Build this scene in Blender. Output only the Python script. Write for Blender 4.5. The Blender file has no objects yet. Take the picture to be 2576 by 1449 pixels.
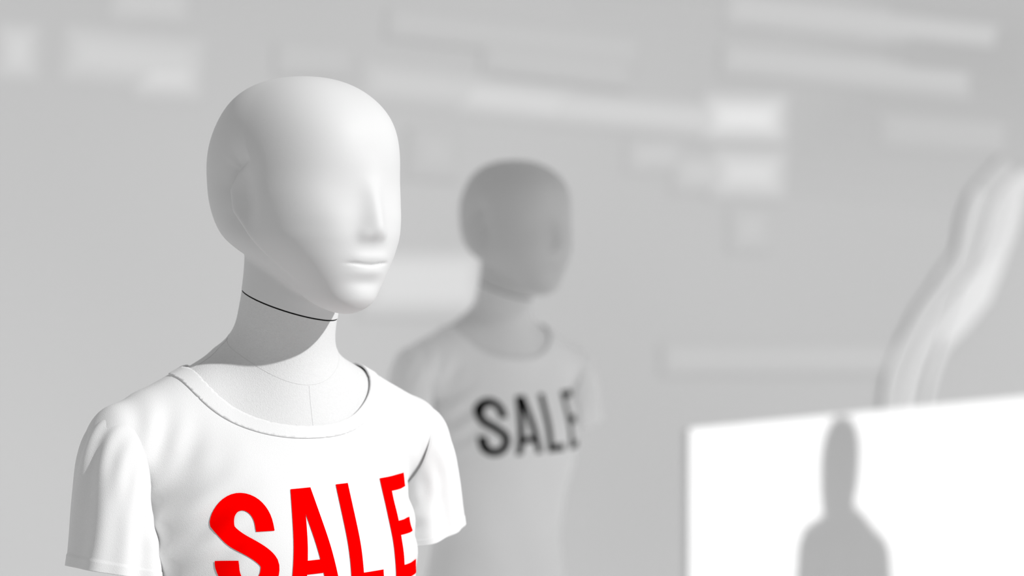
import bpy, bmesh, math, numpy as np
from mathutils import Vector, noise
from mathutils.bvhtree import BVHTree

scene = bpy.context.scene
scene.view_settings.view_transform = 'Standard'
scene.view_settings.look = 'None'
CAMZ = 1.60
YAW = math.radians(35)
YAWH = math.radians(42)      # the head is turned a little more than the body
DEL = YAWH-YAW

# ------------------------------------------------------------------ materials
def mat(name, col, rough=0.6, bump=0.0, bscale=200.0, vary=0.0, vscale=3.0, spec=0.3, detail=3.0):
    m = bpy.data.materials.new(name); m.use_nodes = True
    nt = m.node_tree; b = nt.nodes['Principled BSDF']
    if not isinstance(col, tuple): col = (col, col, col)
    b.inputs['Base Color'].default_value = (*col, 1)
    b.inputs['Roughness'].default_value = rough
    b.inputs['Specular IOR Level'].default_value = spec
    tc = nt.nodes.new('ShaderNodeTexCoord')
    if vary > 0:
        n = nt.nodes.new('ShaderNodeTexNoise'); n.inputs['Scale'].default_value = vscale
        n.inputs['Detail'].default_value = detail
        nt.links.new(tc.outputs['Object'], n.inputs['Vector'])
        r = nt.nodes.new('ShaderNodeValToRGB')
        r.color_ramp.elements[0].position = 0.3; r.color_ramp.elements[1].position = 0.7
        r.color_ramp.elements[0].color = tuple(c*(1-vary) for c in col)+(1,)
        r.color_ramp.elements[1].color = tuple(min(1, c*(1+vary)) for c in col)+(1,)
        nt.links.new(n.outputs['Fac'], r.inputs['Fac'])
        nt.links.new(r.outputs['Color'], b.inputs['Base Color'])
    if bump > 0:
        n2 = nt.nodes.new('ShaderNodeTexNoise'); n2.inputs['Scale'].default_value = bscale
        n2.inputs['Detail'].default_value = 4
        nt.links.new(tc.outputs['Object'], n2.inputs['Vector'])
        bp = nt.nodes.new('ShaderNodeBump'); bp.inputs['Strength'].default_value = bump
        bp.inputs['Distance'].default_value = 0.001
        nt.links.new(n2.outputs['Fac'], bp.inputs['Height'])
        nt.links.new(bp.outputs['Normal'], b.inputs['Normal'])
    return m

M_head = mat('matte_white_plastic', 0.70, 0.55, 0.04, 900, spec=0.2)
M_body = mat('linen_cover', 0.71, 0.9, 0.5, 900, 0.02, 400, 0.1)
M_shirt = mat('white_cotton', 0.80, 0.95, 0.35, 1200, 0, 3, 0.05)
M_red = mat('red_print', (1.0, 0.0, 0.0), 0.9, 0.1, 900, 0, 3, 0.0)
M_dark = mat('dark_gap', 0.02, 0.7)
M_seam = mat('seam_thread', 0.62, 0.9)
M_head2 = mat('shade_toned_plastic', 0.66, 0.6)  # rear copies of the white materials, toned for the second figure's shade
M_body2 = mat('shade_toned_linen', 0.80, 0.9)
M_shirt2 = mat('shade_toned_cotton', 0.94, 0.95, 0, 3, 0, 3, 0.1)
M_black = mat('black_print', 0.006, 0.9, spec=0.02)
M_metal = mat('brushed_steel', 0.5, 0.35)
M_metal.node_tree.nodes['Principled BSDF'].inputs['Metallic'].default_value = 0.9

# ------------------------------------------------------------------ mesh utils
def surface_nets(f, org, h):
    s = f < 0
    nx, ny, nz = f.shape
    c = np.zeros((nx-1, ny-1, nz-1), np.int8)
    for a in (0, 1):
        for b in (0, 1):
            for d in (0, 1):
                c += s[a:nx-1+a, b:ny-1+b, d:nz-1+d]
    act = (c > 0) & (c < 8)
    idx = -np.ones(act.shape, np.int64)
    I, J, K = np.nonzero(act)
    idx[act] = np.arange(len(I))
    acc = np.zeros((len(I), 3)); cnt = np.zeros(len(I))
    corners = [(a, b, d) for a in (0, 1) for b in (0, 1) for d in (0, 1)]
    for ca in corners:
        for ax in range(3):
            if ca[ax] == 0:
                cb = list(ca); cb[ax] = 1
                fa = f[I+ca[0], J+ca[1], K+ca[2]]; fb = f[I+cb[0], J+cb[1], K+cb[2]]
                m = (fa < 0) != (fb < 0)
                t = np.where(m, fa/np.where(m, fa-fb, 1), 0)
                p = np.tile(np.array(ca, float), (len(I), 1)); p[:, ax] += t
                acc[m] += p[m]; cnt[m] += 1
    V = (acc/cnt[:, None] + np.stack([I, J, K], 1))*h + np.array(org)
    F = []
    i, j, k = np.nonzero(s[:-1, 1:-1, 1:-1] != s[1:, 1:-1, 1:-1]); j += 1; k += 1
    q = np.stack([idx[i, j-1, k-1], idx[i, j, k-1], idx[i, j, k], idx[i, j-1, k]], 1)
    fl = ~s[i, j, k]; q[fl] = q[fl][:, ::-1]; F.append(q)
    i, j, k = np.nonzero(s[1:-1, :-1, 1:-1] != s[1:-1, 1:, 1:-1]); i += 1; k += 1
    q = np.stack([idx[i-1, j, k-1], idx[i-1, j, k], idx[i, j, k], idx[i, j, k-1]], 1)
    fl = ~s[i, j, k]; q[fl] = q[fl][:, ::-1]; F.append(q)
    i, j, k = np.nonzero(s[1:-1, 1:-1, :-1] != s[1:-1, 1:-1, 1:]); i += 1; j += 1
    q = np.stack([idx[i-1, j-1, k], idx[i, j-1, k], idx[i, j, k], idx[i-1, j, k]], 1)
    fl = ~s[i, j, k]; q[fl] = q[fl][:, ::-1]; F.append(q)
    return V, np.concatenate(F)

def laplace(V, F, it=2, lam=0.5):
    e = np.concatenate([F[:, [0, 1]], F[:, [1, 2]], F[:, [2, 3]], F[:, [3, 0]]])
    for _ in range(it):
        acc = np.zeros_like(V); n = np.zeros(len(V))
        for a, b in ((0, 1), (1, 0)):
            np.add.at(acc, e[:, a], V[e[:, b]]); np.add.at(n, e[:, a], 1)
        V = V + lam*(acc/n[:, None]-V)
    return V

def normals(V, F):
    fn = np.cross(V[F[:, 2]]-V[F[:, 0]], V[F[:, 3]]-V[F[:, 1]])
    N = np.zeros_like(V)
    for a in range(4): np.add.at(N, F[:, a], fn)
    return N/np.maximum(np.linalg.norm(N, axis=1), 1e-12)[:, None]

def clip_mesh(V, F, g):
    """keep the part where g<=0; F list of polygons"""
    V = [tuple(v) for v in V]; keepF = []; cache = {}
    g = list(g)
    for f in F:
        gs = [g[i] for i in f]
        if max(gs) <= 0: keepF.append(tuple(f)); continue
        if min(gs) > 0: continue
        out = []
        for a in range(len(f)):
            i, j = f[a], f[(a+1) % len(f)]
            if g[i] <= 0: out.append(i)
            if (g[i] <= 0) != (g[j] <= 0):
                key = (min(i, j), max(i, j))
                if key not in cache:
                    t = g[i]/(g[i]-g[j])
                    cache[key] = len(V)
                    V.append(tuple(V[i][q]+(V[j][q]-V[i][q])*t for q in range(3)))
                out.append(cache[key])
        if len(out) >= 3: keepF.append(tuple(out))
    used = sorted({i for f in keepF for i in f}); mp = {u: n for n, u in enumerate(used)}
    return np.array([V[u] for u in used]), [tuple(mp[i] for i in f) for f in keepF]

def merge_close(V, F, dist):
    bm = bmesh.new(); bv = [bm.verts.new(tuple(v)) for v in V]
    for f in F:
        try: bm.faces.new([bv[i] for i in f])
        except ValueError: pass
    bmesh.ops.remove_doubles(bm, verts=bm.verts[:], dist=dist)
    bm.verts.index_update()
    VV = np.array([tuple(v.co) for v in bm.verts]); FF = [tuple(v.index for v in f.verts) for f in bm.faces]
    bm.free(); return VV, FF

def make_obj(name, V, F, m, parent=None, smooth=True, zoff=CAMZ):
    me = bpy.data.meshes.new(name)
    me.from_pydata([(float(v[0]), float(v[1]), float(v[2])+zoff) for v in V], [], [tuple(int(i) for i in f) for f in F])
    me.update()
    if smooth: me.polygons.foreach_set('use_smooth', [True]*len(me.polygons))
    me.materials.append(m)
    o = bpy.data.objects.new(name, me); scene.collection.objects.link(o)
    if parent: o.parent = parent
    return o

def box(name, size, loc, m, rotz=0, roty=0, parent=None, bevel=0.0):
    bm = bmesh.new(); bmesh.ops.create_cube(bm, size=1)
    for v in bm.verts: v.co = Vector((v.co.x*size[0], v.co.y*size[1], v.co.z*size[2]))
    if bevel > 0: bmesh.ops.bevel(bm, geom=bm.edges[:], offset=bevel, segments=3, affect='EDGES')
    me = bpy.data.meshes.new(name); bm.to_mesh(me); bm.free(); me.materials.append(m)
    o = bpy.data.objects.new(name, me); scene.collection.objects.link(o)
    o.location = loc; o.rotation_euler = (0, roty, rotz)
    if parent: o.parent = parent
    return o

def lathe(profile, n=48):
    V = []; F = []
    for r, z in profile:
        for a in range(n):
            V.append((r*math.cos(2*math.pi*a/n), r*math.sin(2*math.pi*a/n), z))
    for i in range(len(profile)-1):
        for a in range(n):
            b = (a+1) % n
            F.append((i*n+a, i*n+b, (i+1)*n+b, (i+1)*n+a))
    return V, F

def sint(xs, ys, sig):
    xs = np.array(xs); ys = np.array(ys)
    o = np.argsort(xs); xs = xs[o]; ys = ys[o]
    X = np.linspace(xs[0]-0.1, xs[-1]+0.1, 1600); Y = np.interp(X, xs, ys)
    d = X[1]-X[0]; w = int(4*sig/d)+1
    k = np.exp(-0.5*(np.arange(-w, w+1)*d/sig)**2); k /= k.sum()
    Y = np.convolve(np.pad(Y, w, mode='edge'), k, 'valid')
    return lambda q: np.interp(q, X, Y)

def smin(a, b, k):
    h = np.clip(0.5+0.5*(b-a)/k, 0, 1)
    return b*(1-h)+a*h-k*h*(1-h)

def capsule(X, Y, Z, a, b, r1, r2):
    a = np.array(a); b = np.array(b); ab = b-a; L = ab@ab
    t = np.clip(((X-a[0])*ab[0]+(Y-a[1])*ab[1]+(Z-a[2])*ab[2])/L, 0, 1)
    return np.sqrt((X-a[0]-ab[0]*t)**2+(Y-a[1]-ab[1]*t)**2+(Z-a[2]-ab[2]*t)**2)-(r1+(r2-r1)*t)

def grid(lo, hi, h):
    ax = [np.arange(lo[i], hi[i]+h, h) for i in range(3)]
    return np.meshgrid(*ax, indexing='ij')

PX = 0.4275e-3
HF = 0.0708    # head centre forward of the body axis
def zz(py): return (682-py)*PX

# ------------------------------------------------------------------ neck
neck_c = sint([-0.16, -0.09, -0.05, -0.008, 0.05], [0.010, 0.020, 0.034, 0.048, 0.053], 0.015)
neck_r = sint([-0.16, -0.10, -0.075, -0.05, -0.01, 0.05], [0.073, 0.059, 0.0565, 0.0555, 0.0545, 0.0545], 0.012)
def neck_sdf(X, Y, Z, grow=0.0):
    return np.sqrt((X*1.02)**2+((Y+neck_c(Z))*0.98)**2)-(neck_r(Z)+grow)
def seam_plane(X, Y):   # z of the neck joint
    return -0.037 - 0.19*X + 0.304*(Y+0.045)

# ------------------------------------------------------------------ head
def head_mesh():
    h = 0.0017
    X, Y, Z = grid((-0.125, -0.240, -0.085), (0.125, 0.080, 0.225), h)
    cd, sd_ = math.cos(DEL), math.sin(DEL)
    Xh = cd*X+sd_*(Y+HF); Fw = -(-sd_*X+cd*(Y+HF))
    zc = zz(430); H = zz(193)-zc
    py = [430, 500, 550, 600, 640, 680, 720, 750, 770, 783, 795]
    hw = [247, 246, 239, 224, 192, 151, 113, 87, 68, 50, 30]
    cf = [0.004, .007, .0115, .018, .035, .055, .068, .0765, .082, .087, .089]
    cf = [c*math.sin(YAW)/math.sin(YAWH) for c in cf]
    rr = [1.25, 1.25, 1.25, 1.22, 1.17, 1.12, 1.1, 1.08, 1.08, 1.1, 1.1]
    n = 2.35; m = n/(n-1)
    bb = []; aa = []
    for w, r in zip(hw, rr):
        b = w*PX/((r*math.sin(YAWH))**m+math.cos(YAWH)**m)**(1/m)
        bb.append(b); aa.append(r*b)
    zs = [zz(p) for p in py]
    zs2 = [0.22]+zs
    B = sint(zs2, [bb[0]]+bb, 0.006)(Z); A = sint(zs2, [aa[0]]+aa, 0.006)(Z)
    C = sint([0.225, 0.205, zz(300)]+zs, [-0.008, -0.005, 0.006]+cf, 0.012)(Z)
    u = (Fw-C)/A
    wid = B*(1-0.10*np.clip(u, -1.2, 1.2))
    ring = (np.abs(Xh/wid)**n+np.abs(u)**n)
    up = np.clip((Z-zc)/H, 0, None)
    q = 2.32
    f = ((ring**(q/n)+up**q)**(1/q)-1)*np.minimum(A, B)
    f = -smin(-f, -(zz(788)-Z), 0.018)
    nk = neck_sdf(X, Y, Z)
    nk = np.maximum(nk, Z-0.06)
    f = smin(f, nk, 0.008)
    f = np.maximum(f, -0.082-Z)
    V, F = surface_nets(f, (X[0, 0, 0], Y[0, 0, 0], Z[0, 0, 0]), h)
    V = laplace(V, F, 4, 0.5)
    N = normals(V, F)
    x = cd*V[:, 0]+sd_*(V[:, 1]+HF); z = V[:, 2]; fw = -(-sd_*V[:, 0]+cd*(V[:, 1]+HF))
    nx_ = cd*N[:, 0]+sd_*N[:, 1]; nf = -(-sd_*N[:, 0]+cd*N[:, 1])
    front = np.clip((nf-0.1)/0.5, 0, 1)
    front = front*front*(3-2*front)
    G = lambda v, c, s: np.exp(-((v-c)/s)**2)
    prof = sint([0.022, 0.030, 0.037, 0.044, 0.075, 0.100, 0.125], [0, 0.12, 0.72, 1.0, 0.5, 0.12, 0.0], 0.003)(z)
    nw = np.interp(z, [0.03, 0.045, 0.075, 0.12], [0.0145, 0.0135, 0.0115, 0.014])
    d = 0.0140*prof*np.exp(-(np.abs(x)/nw)**2.0)
    d += 0.002*G(np.abs(x), 0.013, 0.006)*G(z, 0.038, 0.007)
    d -= 0.0032*G(np.abs(x), 0.036, 0.024)*G(z, 0.084, 0.024)
    d += 0.002*G(np.abs(x), 0.045, 0.018)*G(z, 0.050, 0.02)
    lw = np.exp(-(np.abs(x)/0.024)**4)
    d += 0.0026*G(z, 0.0135, 0.0060)*lw + 0.0028*G(z, -0.0005, 0.0062)*np.exp(-(np.abs(x)/0.022)**3)
    d -= 0.0026*G(z, 0.0072-0.0010*np.cos(x/0.008), 0.0015)*np.exp(-(np.abs(x)/0.026)**6)
    d -= 0.0018*G(z, -0.013, 0.006)*G(x, 0, 0.02)
    d += 0.0025*G(z, -0.028, 0.010)*G(x, 0, 0.02)
    V[:, 0] += d*front*math.sin(DEL); V[:, 1] -= d*front*math.cos(DEL)
    # ear / jaw crease on both sides
    path = [(.022, .116), (.002, .106), (-.012, .086), (-.010, .062), (.010, .036), (.033, .008), (.056, -.016)]
    best = np.full(len(V), 9.0); sg = np.zeros(len(V)); tt = np.zeros(len(V))
    for k in range(len(path)-1):
        p = np.array(path[k]); e = np.array(path[k+1])-p; L = e@e
        t = np.clip(((fw-p[0])*e[0]+(z-p[1])*e[1])/L, 0, 1)
        dx = fw-p[0]-e[0]*t; dz = z-p[1]-e[1]*t; dd = np.hypot(dx, dz)
        cr = e[0]*(z-p[1])-e[1]*(fw-p[0])
        m_ = dd < best; best[m_] = dd[m_]; sg[m_] = np.sign(cr[m_]); tt[m_] = (k+t[m_])/(len(path)-1)
    sd = best*sg
    side = np.clip((np.abs(nx_)-0.2)/0.3, 0, 1)
    fade = np.clip(tt/0.2, 0, 1)*np.clip((1.0-tt)/0.4, 0, 1)
    behind = 1/(1+np.exp(sd/0.0016))
    disp = (-0.0120*behind*np.exp(-(best/0.022)**1.5)+0.0040*(1-behind)*np.exp(-best/0.008))*fade*side
    V += N*disp[:, None]
    V += N*(-0.0075*G(fw, 0.013, 0.014)*G(z, 0.078, 0.028)*side)[:, None]
    V = laplace(V, F, 1, 0.3)
    g = seam_plane(V[:, 0], V[:, 1])+0.0009-V[:, 2]
    return clip_mesh(V, F.tolist(), g)

# ------------------------------------------------------------------ torso
TZ = [-.085, -.11, -.13, -.17, -.21, -.25, -.29, -.33, -.37, -.42, -.50, -.60, -.72, -.80]
TB = [.05, .09, .115, .142, .150, .155, .158, .156, .150, .138, .128, .145, .165, .170]
TF = [.035, .05, .062, .084, .101, .119, .137, .145, .138, .115, .095, .100, .110, .112]
TK = [.045, .055, .065, .080, .088, .092, .095, .095, .090, .082, .075, .090, .105, .110]
def torso_sdf(X, Y, Z, grow, k=0.03):
    B = sint(TZ, TB, 0.012)(Z)+grow; Af = sint(TZ, TF, 0.012)(Z)+grow; Ab = sint(TZ, TK, 0.012)(Z)+grow
    A = np.where(Y < 0, Af, Ab); n = 2.25
    f = ((np.abs(X/B)**n+np.abs(Y/A)**n)**(1/n)-1)*np.minimum(A, B)
    f = np.maximum(f, Z+0.09-grow)
    XX = np.abs(X)
    s = capsule(XX, Y, Z, (0.03, 0.0, -0.125), (0.170, 0.004, -0.187), 0.047+grow, 0.046+grow)
    return smin(f, s, k)

def body_mesh():
    h = 0.0035
    X, Y, Z = grid((-0.24, -0.17, -0.80), (0.24, 0.13, 0.02), h)
    f = torso_sdf(X, Y, Z, -0.002)
    f = smin(f, np.maximum(neck_sdf(X, Y, Z, -0.0005), -0.2-Z), 0.030)
    f = np.maximum(f, -0.77-Z)
    V, F = surface_nets(f, (X[0, 0, 0], Y[0, 0, 0], Z[0, 0, 0]), h)
    V = laplace(V, F, 4, 0.5)
    g = V[:, 2]-(seam_plane(V[:, 0], V[:, 1])-0.0009)
    return clip_mesh(V, F.tolist(), g)

def neckline(V):      # >0 = removed ; U-shaped scoop seen from the front, shallow at the back
    fwd = -V[:, 1]
    s = np.clip((fwd+0.035)/0.045, 0, 1); s = s*s*(3-2*s)
    sz = 0.022+(0.078-0.022)*s
    dz = np.clip(-0.088-V[:, 2], 0, None)/sz
    r = (np.abs(V[:, 0]/0.109)**2.3+dz**2.3)**(1/2.3)
    return (1-r)*0.085

def shirt_mesh():
    h = 0.0030
    X, Y, Z = grid((-0.24, -0.175, -0.76), (0.24, 0.13, -0.04), h)
    f = torso_sdf(X, Y, Z, 0.002)
    f = smin(f, np.maximum(neck_sdf(X, Y, Z, 0.0005), -0.2-Z), 0.030)
    f = np.maximum(f, Z+0.055)
    V, F = surface_nets(f, (X[0, 0, 0], Y[0, 0, 0], Z[0, 0, 0]), h)
    V = laplace(V, F, 3, 0.5)
    N = normals(V, F)
    x = np.abs(V[:, 0]); z = V[:, 2]
    nl = neckline(V)
    d = np.array([noise.noise(Vector((p[0]*9, p[1]*9+3, p[2]*4)))*0.0035 for p in V])
    ang = (z+0.24)*1.0+(x-0.15)*0.9
    d += 0.0036*np.sin(ang*150+V[:, 0]*8)*np.exp(-((x-0.135)/0.035)**2-((z+0.27)/0.06)**2)*np.where(V[:, 0] < 0, 1.0, 0.5)
    d += 0.0022*np.sin(x*190+z*70)*np.exp(-((x-0.155)/0.045)**2-((z+0.175)/0.045)**2)*np.where(V[:, 0] < 0, 1.0, 0.4)
    d += 0.0015*np.sin(V[:, 0]*60+z*25)*np.exp(-((z+0.5)/0.12)**2)
    fade = np.clip((-nl-0.014)/0.05, 0, 1)
    V = V+N*(d*fade)[:, None]
    full = clip_mesh(V, F.tolist(), np.maximum(neckline(V), -0.735-z))
    nl = neckline(V)
    vb, fb = clip_mesh(V+N*0.0012, F.tolist(), np.maximum(nl-0.001, -0.0135-nl))
    return merge_close(*full, 0.0007), merge_close(vb, fb, 0.0009), (V, F)

def sleeve_mesh(sgn):
    nT, nA = 90, 160
    TT = [0, .10, .22, .38, .60, .80, 1.0]
    lo = 0.022 if sgn < 0 else 0.0
    tx = sint(TT, [.186, .204, .218, .227, .232, .235, .239], 0.05)
    tz = sint(TT, [-.147, -.152, -.170, -.198, -.233-lo*.4, -.263-lo*.8, -.290-lo], 0.05)
    bx = lambda t: 0.160-0.019*t; bz = lambda t: -0.246-(0.067+lo*.6)*t
    wy = sint(TT, [.0465, .0500, .0525, .0555, .059, .061, .062], 0.05)
    V = []; F = []
    for i in range(nT):
        t = i/(nT-1)
        T = np.array([float(tx(t)), 0, float(tz(t))]); Bq = np.array([bx(t), 0, bz(t)])
        c = (T+Bq)/2; hv = (T-Bq)/2; W = float(wy(t))
        for j in range(nA):
            p = 2*math.pi*j/nA
            w = min(1, t*1.3); w = w*w*(3-2*w)
            k = 1+w*(0.032*math.sin(3*p+1.0+sgn*.6)+0.040*math.sin(5*p+2+2*t)+0.034*math.sin(9*p+t*3))
            k += 0.032*math.sin(13*p+4*t+sgn)*math.exp(-((t-.28)/.20)**2)*(0.4+0.6*abs(math.cos(p)))
            k += 0.030*math.sin(20*t+4*p)*math.sin(math.pi*t)*max(0, -math.cos(p))
            if t < 0.03: k *= 0.985
            if t > 0.90: k *= 1.012
            q = c+hv*math.cos(p)*k+np.array([0, -1, 0])*math.sin(p)*W*k
            V.append((q[0]*sgn, q[1], q[2]))
    for i in range(nT-1):
        for j in range(nA):
            k = (j+1) % nA
            F.append((i*nA+j, i*nA+k, (i+1)*nA+k, (i+1)*nA+j))
    bm = bmesh.new(); bv = [bm.verts.new(v) for v in V]
    for f in F: bm.faces.new([bv[q] for q in f])
    bmesh.ops.recalc_face_normals(bm, faces=bm.faces[:])
    f0 = max(bm.faces, key=lambda f: f.calc_center_median().x*sgn)
    if f0.normal.x*sgn < 0: bmesh.ops.reverse_faces(bm, faces=bm.faces[:])
    bm.verts.index_update(); FF = [tuple(v.index for v in f.verts) for f in bm.faces]; bm.free()
    return V, FF

# ------------------------------------------------------------------ lettering
def stroke_poly(pts, w):
    P = [np.array(p) for p in pts]; L = []; R = []
    for i, p in enumerate(P):
        d = P[min(i+1, len(P)-1)]-P[max(i-1, 0)]; d = d/np.linalg.norm(d); n = np.array([-d[1], d[0]])
        L.append(p+n*w/2); R.append(p-n*w/2)
    return L, R
def letters(ws):
    T, Bm = -0.224, -0.332
    polys = []
    cx, w = -0.094, 0.0178*ws
    hw = 0.0275-w/2
    top = T-w/2; bot = Bm+w/2; rv = 0.024
    pts = [(cx+hw, top-rv-0.007)]
    for a in np.linspace(0, 180, 22):
        pts.append((cx+hw*math.cos(math.radians(a)), top-rv+rv*math.sin(math.radians(a))))
    yA = top-rv; yB = bot+rv
    for t in np.linspace(0.08, 0.92, 18):
        s = t*t*(3-2*t)
        pts.append((cx-hw+2*hw*s, yA+(yB-yA)*t))
    for a in np.linspace(0, -180, 22):
        pts.append((cx+hw*math.cos(math.radians(a)), yB+rv*math.sin(math.radians(a))))
    pts.append((cx-hw, yB+0.007))
    L, R = stroke_poly(pts, w)
    for i in range(len(L)-1): polys.append([L[i], L[i+1], R[i+1], R[i]])
    l, rr_ = -0.057, 0.001; aw = 0.0235*(0.5+0.5*ws); ac = -0.029
    s = 0.0160*ws
    polys.append([(l, Bm), (l+s, Bm), (ac-0.0003, T-0.026*ws), (ac-0.0003, T), (ac-aw/2, T)])
    polys.append([(rr_, Bm), (rr_-s, Bm), (ac-0.0003, T-0.026*ws), (ac-0.0003, T), (ac+aw/2, T)][::-1])
    polys.append([(l+s-0.004, Bm+0.021), (rr_-s+0.004, Bm+0.021), (rr_-s+0.002, Bm+0.021+.014*ws), (l+s-0.002, Bm+0.021+.014*ws)])
    l = 0.015; st = .0158*ws
    polys.append([(l, Bm), (l+st, Bm), (l+st, T), (l, T)])
    polys.append([(l+st, Bm), (l+.043, Bm), (l+.043, Bm+.0155*ws), (l+st, Bm+.0155*ws)])
    l = 0.078; wd = .050; hb = .0150*ws
    polys.append([(l, Bm), (l+st, Bm), (l+st, T), (l, T)])
    for y0, cut in ((Bm, 0), ((T+Bm)/2-hb/2, .006), (T-hb, 0)):
        polys.append([(l+st, y0), (l+wd-cut, y0), (l+wd-cut, y0+hb), (l+st, y0+hb)])
    return polys
def lettering_mesh(V, F, ws=1.0, du=0.0, dz=0.0, sc=1.0):
    bvh = BVHTree.FromPolygons([Vector(v) for v in V], [tuple(f) for f in F])
    bm = bmesh.new()
    for pl in letters(ws):
        vs = [bm.verts.new((p[0]*sc+du, 0, (p[1]+0.278)*sc-0.278+dz)) for p in pl]
        bm.faces.new(vs)
    for u in np.arange(-0.15, 0.15, 0.004):
        bmesh.ops.bisect_plane(bm, geom=bm.verts[:]+bm.edges[:]+bm.faces[:], plane_co=(u, 0, 0), plane_no=(1, 0, 0))
    for v in np.arange(-0.36, -0.20, 0.004):
        bmesh.ops.bisect_plane(bm, geom=bm.verts[:]+bm.edges[:]+bm.faces[:], plane_co=(0, 0, v), plane_no=(0, 0, 1))
    for v in bm.verts:
        u, z = v.co.x, v.co.z
        z2 = z+0.04*(u-0.03)-0.003
        hit, nrm, _, _ = bvh.ray_cast(Vector((u, -0.5, z2)), Vector((0, 1, 0)))
        if hit is None: hit = Vector((u, -0.05, z2)); nrm = Vector((0, -1, 0))
        if nrm.y > 0: nrm = -nrm
        v.co = hit+nrm*0.0009
    bmesh.ops.remove_doubles(bm, verts=bm.verts[:], dist=0.00005)
    bmesh.ops.recalc_face_normals(bm, faces=bm.faces[:])
    VV = [tuple(v.co) for v in bm.verts]
    bm.verts.index_update(); FF = [tuple(v.index for v in f.verts) for f in bm.faces]
    bm.free(); return VV, FF

head = head_mesh()
body = body_mesh()
(shirt_v, shirt_f), collar, (SV, SF) = shirt_mesh()
sleeves = {1: sleeve_mesh(1), -1: sleeve_mesh(-1)}
sale = lettering_mesh(SV, SF.tolist())
sale2 = lettering_mesh(SV, SF.tolist(), 0.84, 0.008, -0.003, 0.99)

bvhB = BVHTree.FromPolygons([Vector(v) for v in body[0]], body[1])
seams = []
ring = []
for k in range(81):
    a = 2*math.pi*k/80
    d = Vector((math.sin(a), -math.cos(a), 0))
    z = -0.080-0.029*math.cos(a)-0.013*math.cos(a)**2
    h_, n_, _, _ = bvhB.ray_cast(Vector((0, -0.02, z))+d*0.14, -d)
    if h_: ring.append(h_+n_*0.0001)
seams.append(ring)
cen = []
for k in range(22):
    z = -0.123-0.004*k
    h_, n_, _, _ = bvhB.ray_cast(Vector((0.0, -0.4, z)), Vector((0, 1, 0)))
    if h_: cen.append(h_+n_*0.0001)
seams.append(cen)
for sgn in (1, -1):
    sh = []
    for k in range(30):
        x = sgn*(0.058+0.004*k)
        h_, n_, _, _ = bvhB.ray_cast(Vector((x, -0.006, 0.1)), Vector((0, 0, -1)))
        if h_: sh.append(h_+n_*0.0001)
    seams.append(sh)

def solid(o, th):
    md = o.modifiers.new('thickness', 'SOLIDIFY'); md.thickness = th; md.offset = -1

def build_mannequin(loc, yaw, mh, mb, ms, mp, sale_m, sc=1.0):
    e = bpy.data.objects.new('mannequin', None); scene.collection.objects.link(e)
    e.location = (loc[0], loc[1], 0); e.rotation_euler = (0, 0, yaw); e.empty_display_size = 0.1
    e.scale = (sc, sc, 1)
    make_obj('head', *head, mh, e)
    make_obj('torso', *body, mb, e)
    V = []
    n = 64
    for dz in (-0.004, 0.004):
        for a in range(n):
            x = 0.0530*math.cos(2*math.pi*a/n)/1.02; y = -0.0365+0.0530*math.sin(2*math.pi*a/n)
            for _ in range(3):
                zq = seam_plane(x, y)+dz; y = -float(neck_c(zq))+0.0530*math.sin(2*math.pi*a/n)/0.98
            V.append((x, y, zq))
    F = [(a, (a+1) % n, n+(a+1) % n, n+a) for a in range(n)]+[tuple(range(n))[::-1], tuple(range(n, 2*n))]
    make_obj('neck_joint', V, F, M_dark, e)
    for s in seams:
        cu = bpy.data.curves.new('cover_seam', 'CURVE'); cu.dimensions = '3D'; cu.bevel_depth = 0.00018
        sp = cu.splines.new('POLY'); sp.points.add(len(s)-1)
        for p, q in zip(sp.points, s): p.co = (q.x, q.y, q.z+CAMZ, 1)
        cu.materials.append(M_seam if mb is M_body else mb)
        c = bpy.data.objects.new('cover_seam', cu); scene.collection.objects.link(c); c.parent = e
    V, F = lathe([(0.0001, 0.0), (0.17, 0.0), (0.175, 0.004), (0.172, 0.010), (0.03, 0.016), (0.017, 0.03), (0.016, 0.9), (0.016, CAMZ-0.76), (0.0001, CAMZ-0.76)])
    make_obj('stand', V, F, M_metal, e, zoff=0)
    t = bpy.data.objects.new('t_shirt', None); scene.collection.objects.link(t)
    t.location = e.location; t.rotation_euler = e.rotation_euler; t.empty_display_size = 0.1; t.scale = e.scale
    o = make_obj('shirt_torso', shirt_v, shirt_f, ms, t); solid(o, 0.0012)
    o = make_obj('collar_rib', *collar, ms, t); solid(o, 0.0020)
    for s in (1, -1):
        o = make_obj('sleeve_left' if s > 0 else 'sleeve_right', *sleeves[s], ms, t); solid(o, 0.0015)
    make_obj('sale_lettering', *sale_m, mp, t)
    return e

build_mannequin((-0.264, 2.658), YAW, M_head, M_body, M_shirt, M_red, sale)
build_mannequin((-0.034, 4.61), YAW, M_head2, M_body2, M_shirt2, M_black, sale2)
AZ = math.radians(57); EL = math.radians(30)
sx, sy = math.sin(AZ), math.cos(AZ)
build_mannequin((0.935+sx*1.04, 6.785-sy*1.04), AZ-math.radians(20), M_head2, M_body2, M_shirt2, M_black, sale2, 1.2)

# ------------------------------------------------------------------ room
WB = 0.61
M_wall = mat('painted_wall', WB, 0.9, 0, 3, 0.06, 0.45, 0.1, 1.0)
M_floor = mat('concrete_floor', 0.66, 0.6, 0, 3, 0.06, 1.5)
M_board = mat('white_board', 0.86, 0.8, 0, 3, 0.015, 6)
WY = 9.5; K = WY/6082
box('wall_back', (14, 0.2, 5), (0, WY+0.1, 2.5), M_wall)
box('floor', (14, 12.5, 0.1), (0, 4.2, -0.05), M_floor)

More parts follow.
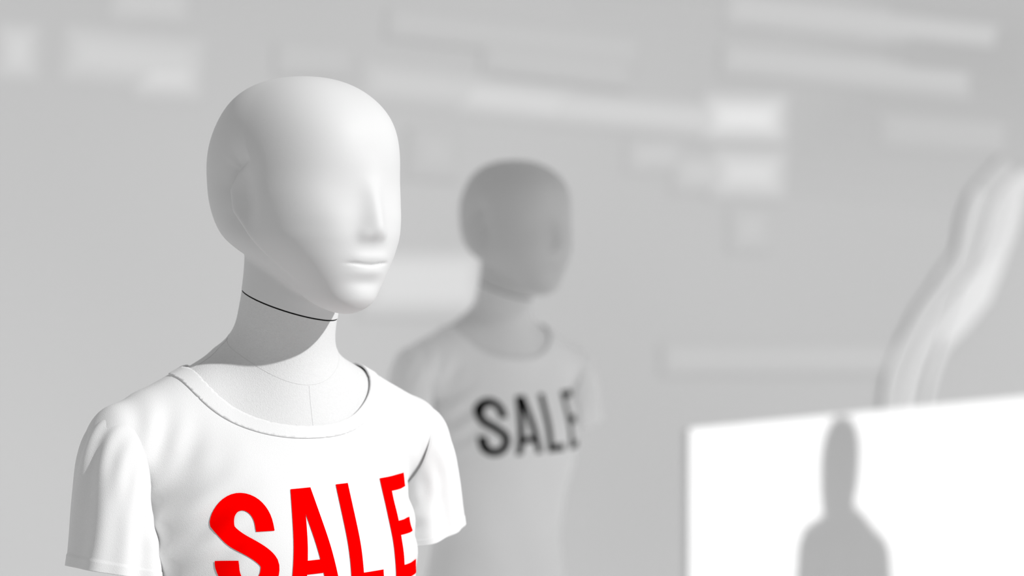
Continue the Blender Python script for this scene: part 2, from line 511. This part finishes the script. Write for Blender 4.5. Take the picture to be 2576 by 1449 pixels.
wp = bpy.data.objects.new('wall_light_shade_sheets', None); scene.collection.objects.link(wp)  # light reflections and wall shading put on as thin toned sheets
PM = {}
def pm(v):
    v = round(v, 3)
    if v not in PM: PM[v] = mat('painted_light_tone', v, 0.95)
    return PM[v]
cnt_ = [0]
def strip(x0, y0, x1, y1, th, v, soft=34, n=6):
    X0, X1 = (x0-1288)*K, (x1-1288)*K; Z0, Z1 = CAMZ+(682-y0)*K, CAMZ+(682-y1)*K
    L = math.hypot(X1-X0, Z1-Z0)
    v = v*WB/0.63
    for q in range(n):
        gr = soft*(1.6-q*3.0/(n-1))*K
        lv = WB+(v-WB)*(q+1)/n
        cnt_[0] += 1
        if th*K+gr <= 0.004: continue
        box('light_shade_layer', (L+gr, 0.0002, th*K+gr), ((X0+X1)/2, WY-0.0003*(q+1)-0.00002*cnt_[0], (Z0+Z1)/2), pm(lv), 0, -math.atan2(Z1-Z0, X1-X0), wp)
strip(2150, 100, 2700, 150, 380, .55, 260, 9)  # upper-right wall shading painted in as darker sheets
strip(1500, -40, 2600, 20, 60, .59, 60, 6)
for a in [(12, 130, 75, 132, 95, .78), (180, 135, 490, 165, 95, .74), (300, 10, 450, 16, 40, .72),  # blurred light reflections across the wall, painted as pale sheets
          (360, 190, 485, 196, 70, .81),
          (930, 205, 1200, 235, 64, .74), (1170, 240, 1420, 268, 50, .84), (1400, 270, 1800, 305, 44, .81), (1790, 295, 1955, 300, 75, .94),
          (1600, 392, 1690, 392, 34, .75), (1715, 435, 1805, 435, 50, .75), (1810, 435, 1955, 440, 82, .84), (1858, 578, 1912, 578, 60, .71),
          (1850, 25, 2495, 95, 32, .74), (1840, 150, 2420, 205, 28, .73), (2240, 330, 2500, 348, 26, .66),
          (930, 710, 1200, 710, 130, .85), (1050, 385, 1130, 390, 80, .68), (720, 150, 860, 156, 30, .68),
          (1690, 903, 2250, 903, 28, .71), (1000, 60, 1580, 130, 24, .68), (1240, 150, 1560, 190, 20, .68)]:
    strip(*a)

# display board facing the sun
D1, D2 = 6.15, 6.15*1.2516
p1 = Vector((.0735*D1, D1)); p2 = Vector((.2118*D2, D2))
dr = (p2-p1).normalized(); top = CAMZ-398*D1/6082
Lb = 2.4
cen_ = p1+dr*Lb/2
nb = Vector((-dr.y, dr.x))
box('display_board', (Lb, 0.02, top), (cen_.x+nb.x*0.01, cen_.y+nb.y*0.01, top/2), M_board, math.atan2(dr.y, dr.x))

# added unseen scrim: cuts the sun on the second figure, gives soft fill
M_scr = bpy.data.materials.new('sun_scrim_voile'); M_scr.use_nodes = True
nt = M_scr.node_tree; nt.nodes.clear()
out = nt.nodes.new('ShaderNodeOutputMaterial'); mx = nt.nodes.new('ShaderNodeMixShader'); mx.inputs[0].default_value = 0.75
df = nt.nodes.new('ShaderNodeBsdfDiffuse'); df.inputs[0].default_value = (.95, .95, .95, 1)
tr = nt.nodes.new('ShaderNodeBsdfTranslucent'); tr.inputs[0].default_value = (.95, .95, .95, 1)
tp = nt.nodes.new('ShaderNodeBsdfTransparent'); mx2 = nt.nodes.new('ShaderNodeMixShader'); mx2.inputs[0].default_value = 0.07
nt.links.new(df.outputs[0], mx.inputs[1]); nt.links.new(tr.outputs[0], mx.inputs[2])
nt.links.new(mx.outputs[0], mx2.inputs[1]); nt.links.new(tp.outputs[0], mx2.inputs[2]); nt.links.new(mx2.outputs[0], out.inputs[0])
sc_ = bpy.data.objects.new('added_sun_scrim', None); scene.collection.objects.link(sc_)
sc_.location = (1.24, 3.74, 0); sc_.rotation_euler = (0, 0, AZ)
me = bpy.data.meshes.new('added_scrim_fabric'); me.from_pydata([(-.40, 0, .05), (.40, 0, .05), (.40, 0, 2.7), (-.40, 0, 2.7)], [], [(0, 1, 2, 3)])
me.materials.append(M_scr); o = bpy.data.objects.new('added_scrim_fabric', me); scene.collection.objects.link(o); o.parent = sc_
box('added_scrim_post', (.03, .03, 2.75), (-.415, 0, 1.375), M_metal, parent=sc_)
box('added_scrim_post', (.03, .03, 2.75), (.415, 0, 1.375), M_metal, parent=sc_)
box('added_scrim_rail', (.80, .025, .03), (0, 0, 2.715), M_metal, parent=sc_)
box('added_scrim_rail', (.80, .025, .03), (0, 0, 0.035), M_metal, parent=sc_)

# curved light reflections at the far right, built as pale strands
cur = bpy.data.objects.new('reflection_arcs', None); scene.collection.objects.link(cur)
def reflection_arc(pts, w, v, off):
    cu = bpy.data.curves.new('arc_strand', 'CURVE'); cu.dimensions = '3D'; cu.bevel_depth = w*K/2; cu.resolution_u = 16; cu.bevel_resolution = 6
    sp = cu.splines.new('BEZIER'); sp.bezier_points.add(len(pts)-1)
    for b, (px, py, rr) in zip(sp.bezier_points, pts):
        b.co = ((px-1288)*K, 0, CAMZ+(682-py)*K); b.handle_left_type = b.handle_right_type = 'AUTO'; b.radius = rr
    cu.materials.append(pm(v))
    o = bpy.data.objects.new('arc_strand', cu); scene.collection.objects.link(o); o.parent = cur
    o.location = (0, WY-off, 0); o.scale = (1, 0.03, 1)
reflection_arc([(2560, 430, .9), (2480, 530, .9), (2450, 640, .8), (2420, 720, 1.1), (2350, 820, 1), (2290, 930, .8), (2260, 1080, .7), (2240, 1700, .7)], 130, .67, 0.006)
reflection_arc([(2600, 440, 1.6), (2530, 500, 1.3), (2490, 600, 1), (2470, 690, 1.8), (2385, 790, 1.3), (2310, 900, .7), (2275, 1020, .6), (2250, 1700, .6)], 36, .84, 0.012)
reflection_arc([(2460, 480, 1.3), (2425, 600, 1), (2405, 690, 1.), (2325, 790, 1), (2255, 910, 1), (2232, 1050, 1), (2220, 1700, 1)], 28, .75, 0.010)
reflection_arc([(2560, 490, 1), (2510, 640, 1.2), (2450, 740, 2.6), (2410, 810, 1.8), (2370, 880, .6), (2330, 1020, .4), (2320, 1700, .4)], 32, .90, 0.015)

# ------------------------------------------------------------------ light
w = bpy.data.worlds.new('World'); scene.world = w; w.use_nodes = True
nt = w.node_tree; bg = nt.nodes['Background']
tc = nt.nodes.new('ShaderNodeTexCoord'); dp = nt.nodes.new('ShaderNodeVectorMath'); dp.operation = 'DOT_PRODUCT'
dp.inputs[1].default_value = (-0.06, 0.16, -0.16)
ad = nt.nodes.new('ShaderNodeMath'); ad.operation = 'ADD'; ad.inputs[1].default_value = 0.49
nt.links.new(tc.outputs['Generated'], dp.inputs[0]); nt.links.new(dp.outputs['Value'], ad.inputs[0])
bg.inputs['Color'].default_value = (1, 1, 1, 1)
nt.links.new(ad.outputs[0], bg.inputs['Strength'])
sl = bpy.data.lights.new('sun', 'SUN'); sl.energy = 3.25; sl.angle = math.radians(1.0)
so = bpy.data.objects.new('sun', sl); scene.collection.objects.link(so)
tosun = Vector((sx*math.cos(EL), -sy*math.cos(EL), math.sin(EL)))
so.rotation_euler = tosun.to_track_quat('Z', 'Y').to_euler(); so.location = (4, -3, 5)

cam = bpy.data.cameras.new('camera'); co = bpy.data.objects.new('camera', cam); scene.collection.objects.link(co)
cam.lens = 85; cam.sensor_width = 36
co.location = (0, 0, CAMZ); co.rotation_euler = (math.pi/2-math.atan(42.5/6082), 0, 0)
cam.dof.use_dof = True; cam.dof.focus_distance = 2.53; cam.dof.aperture_fstop = 3.2
scene.camera = co
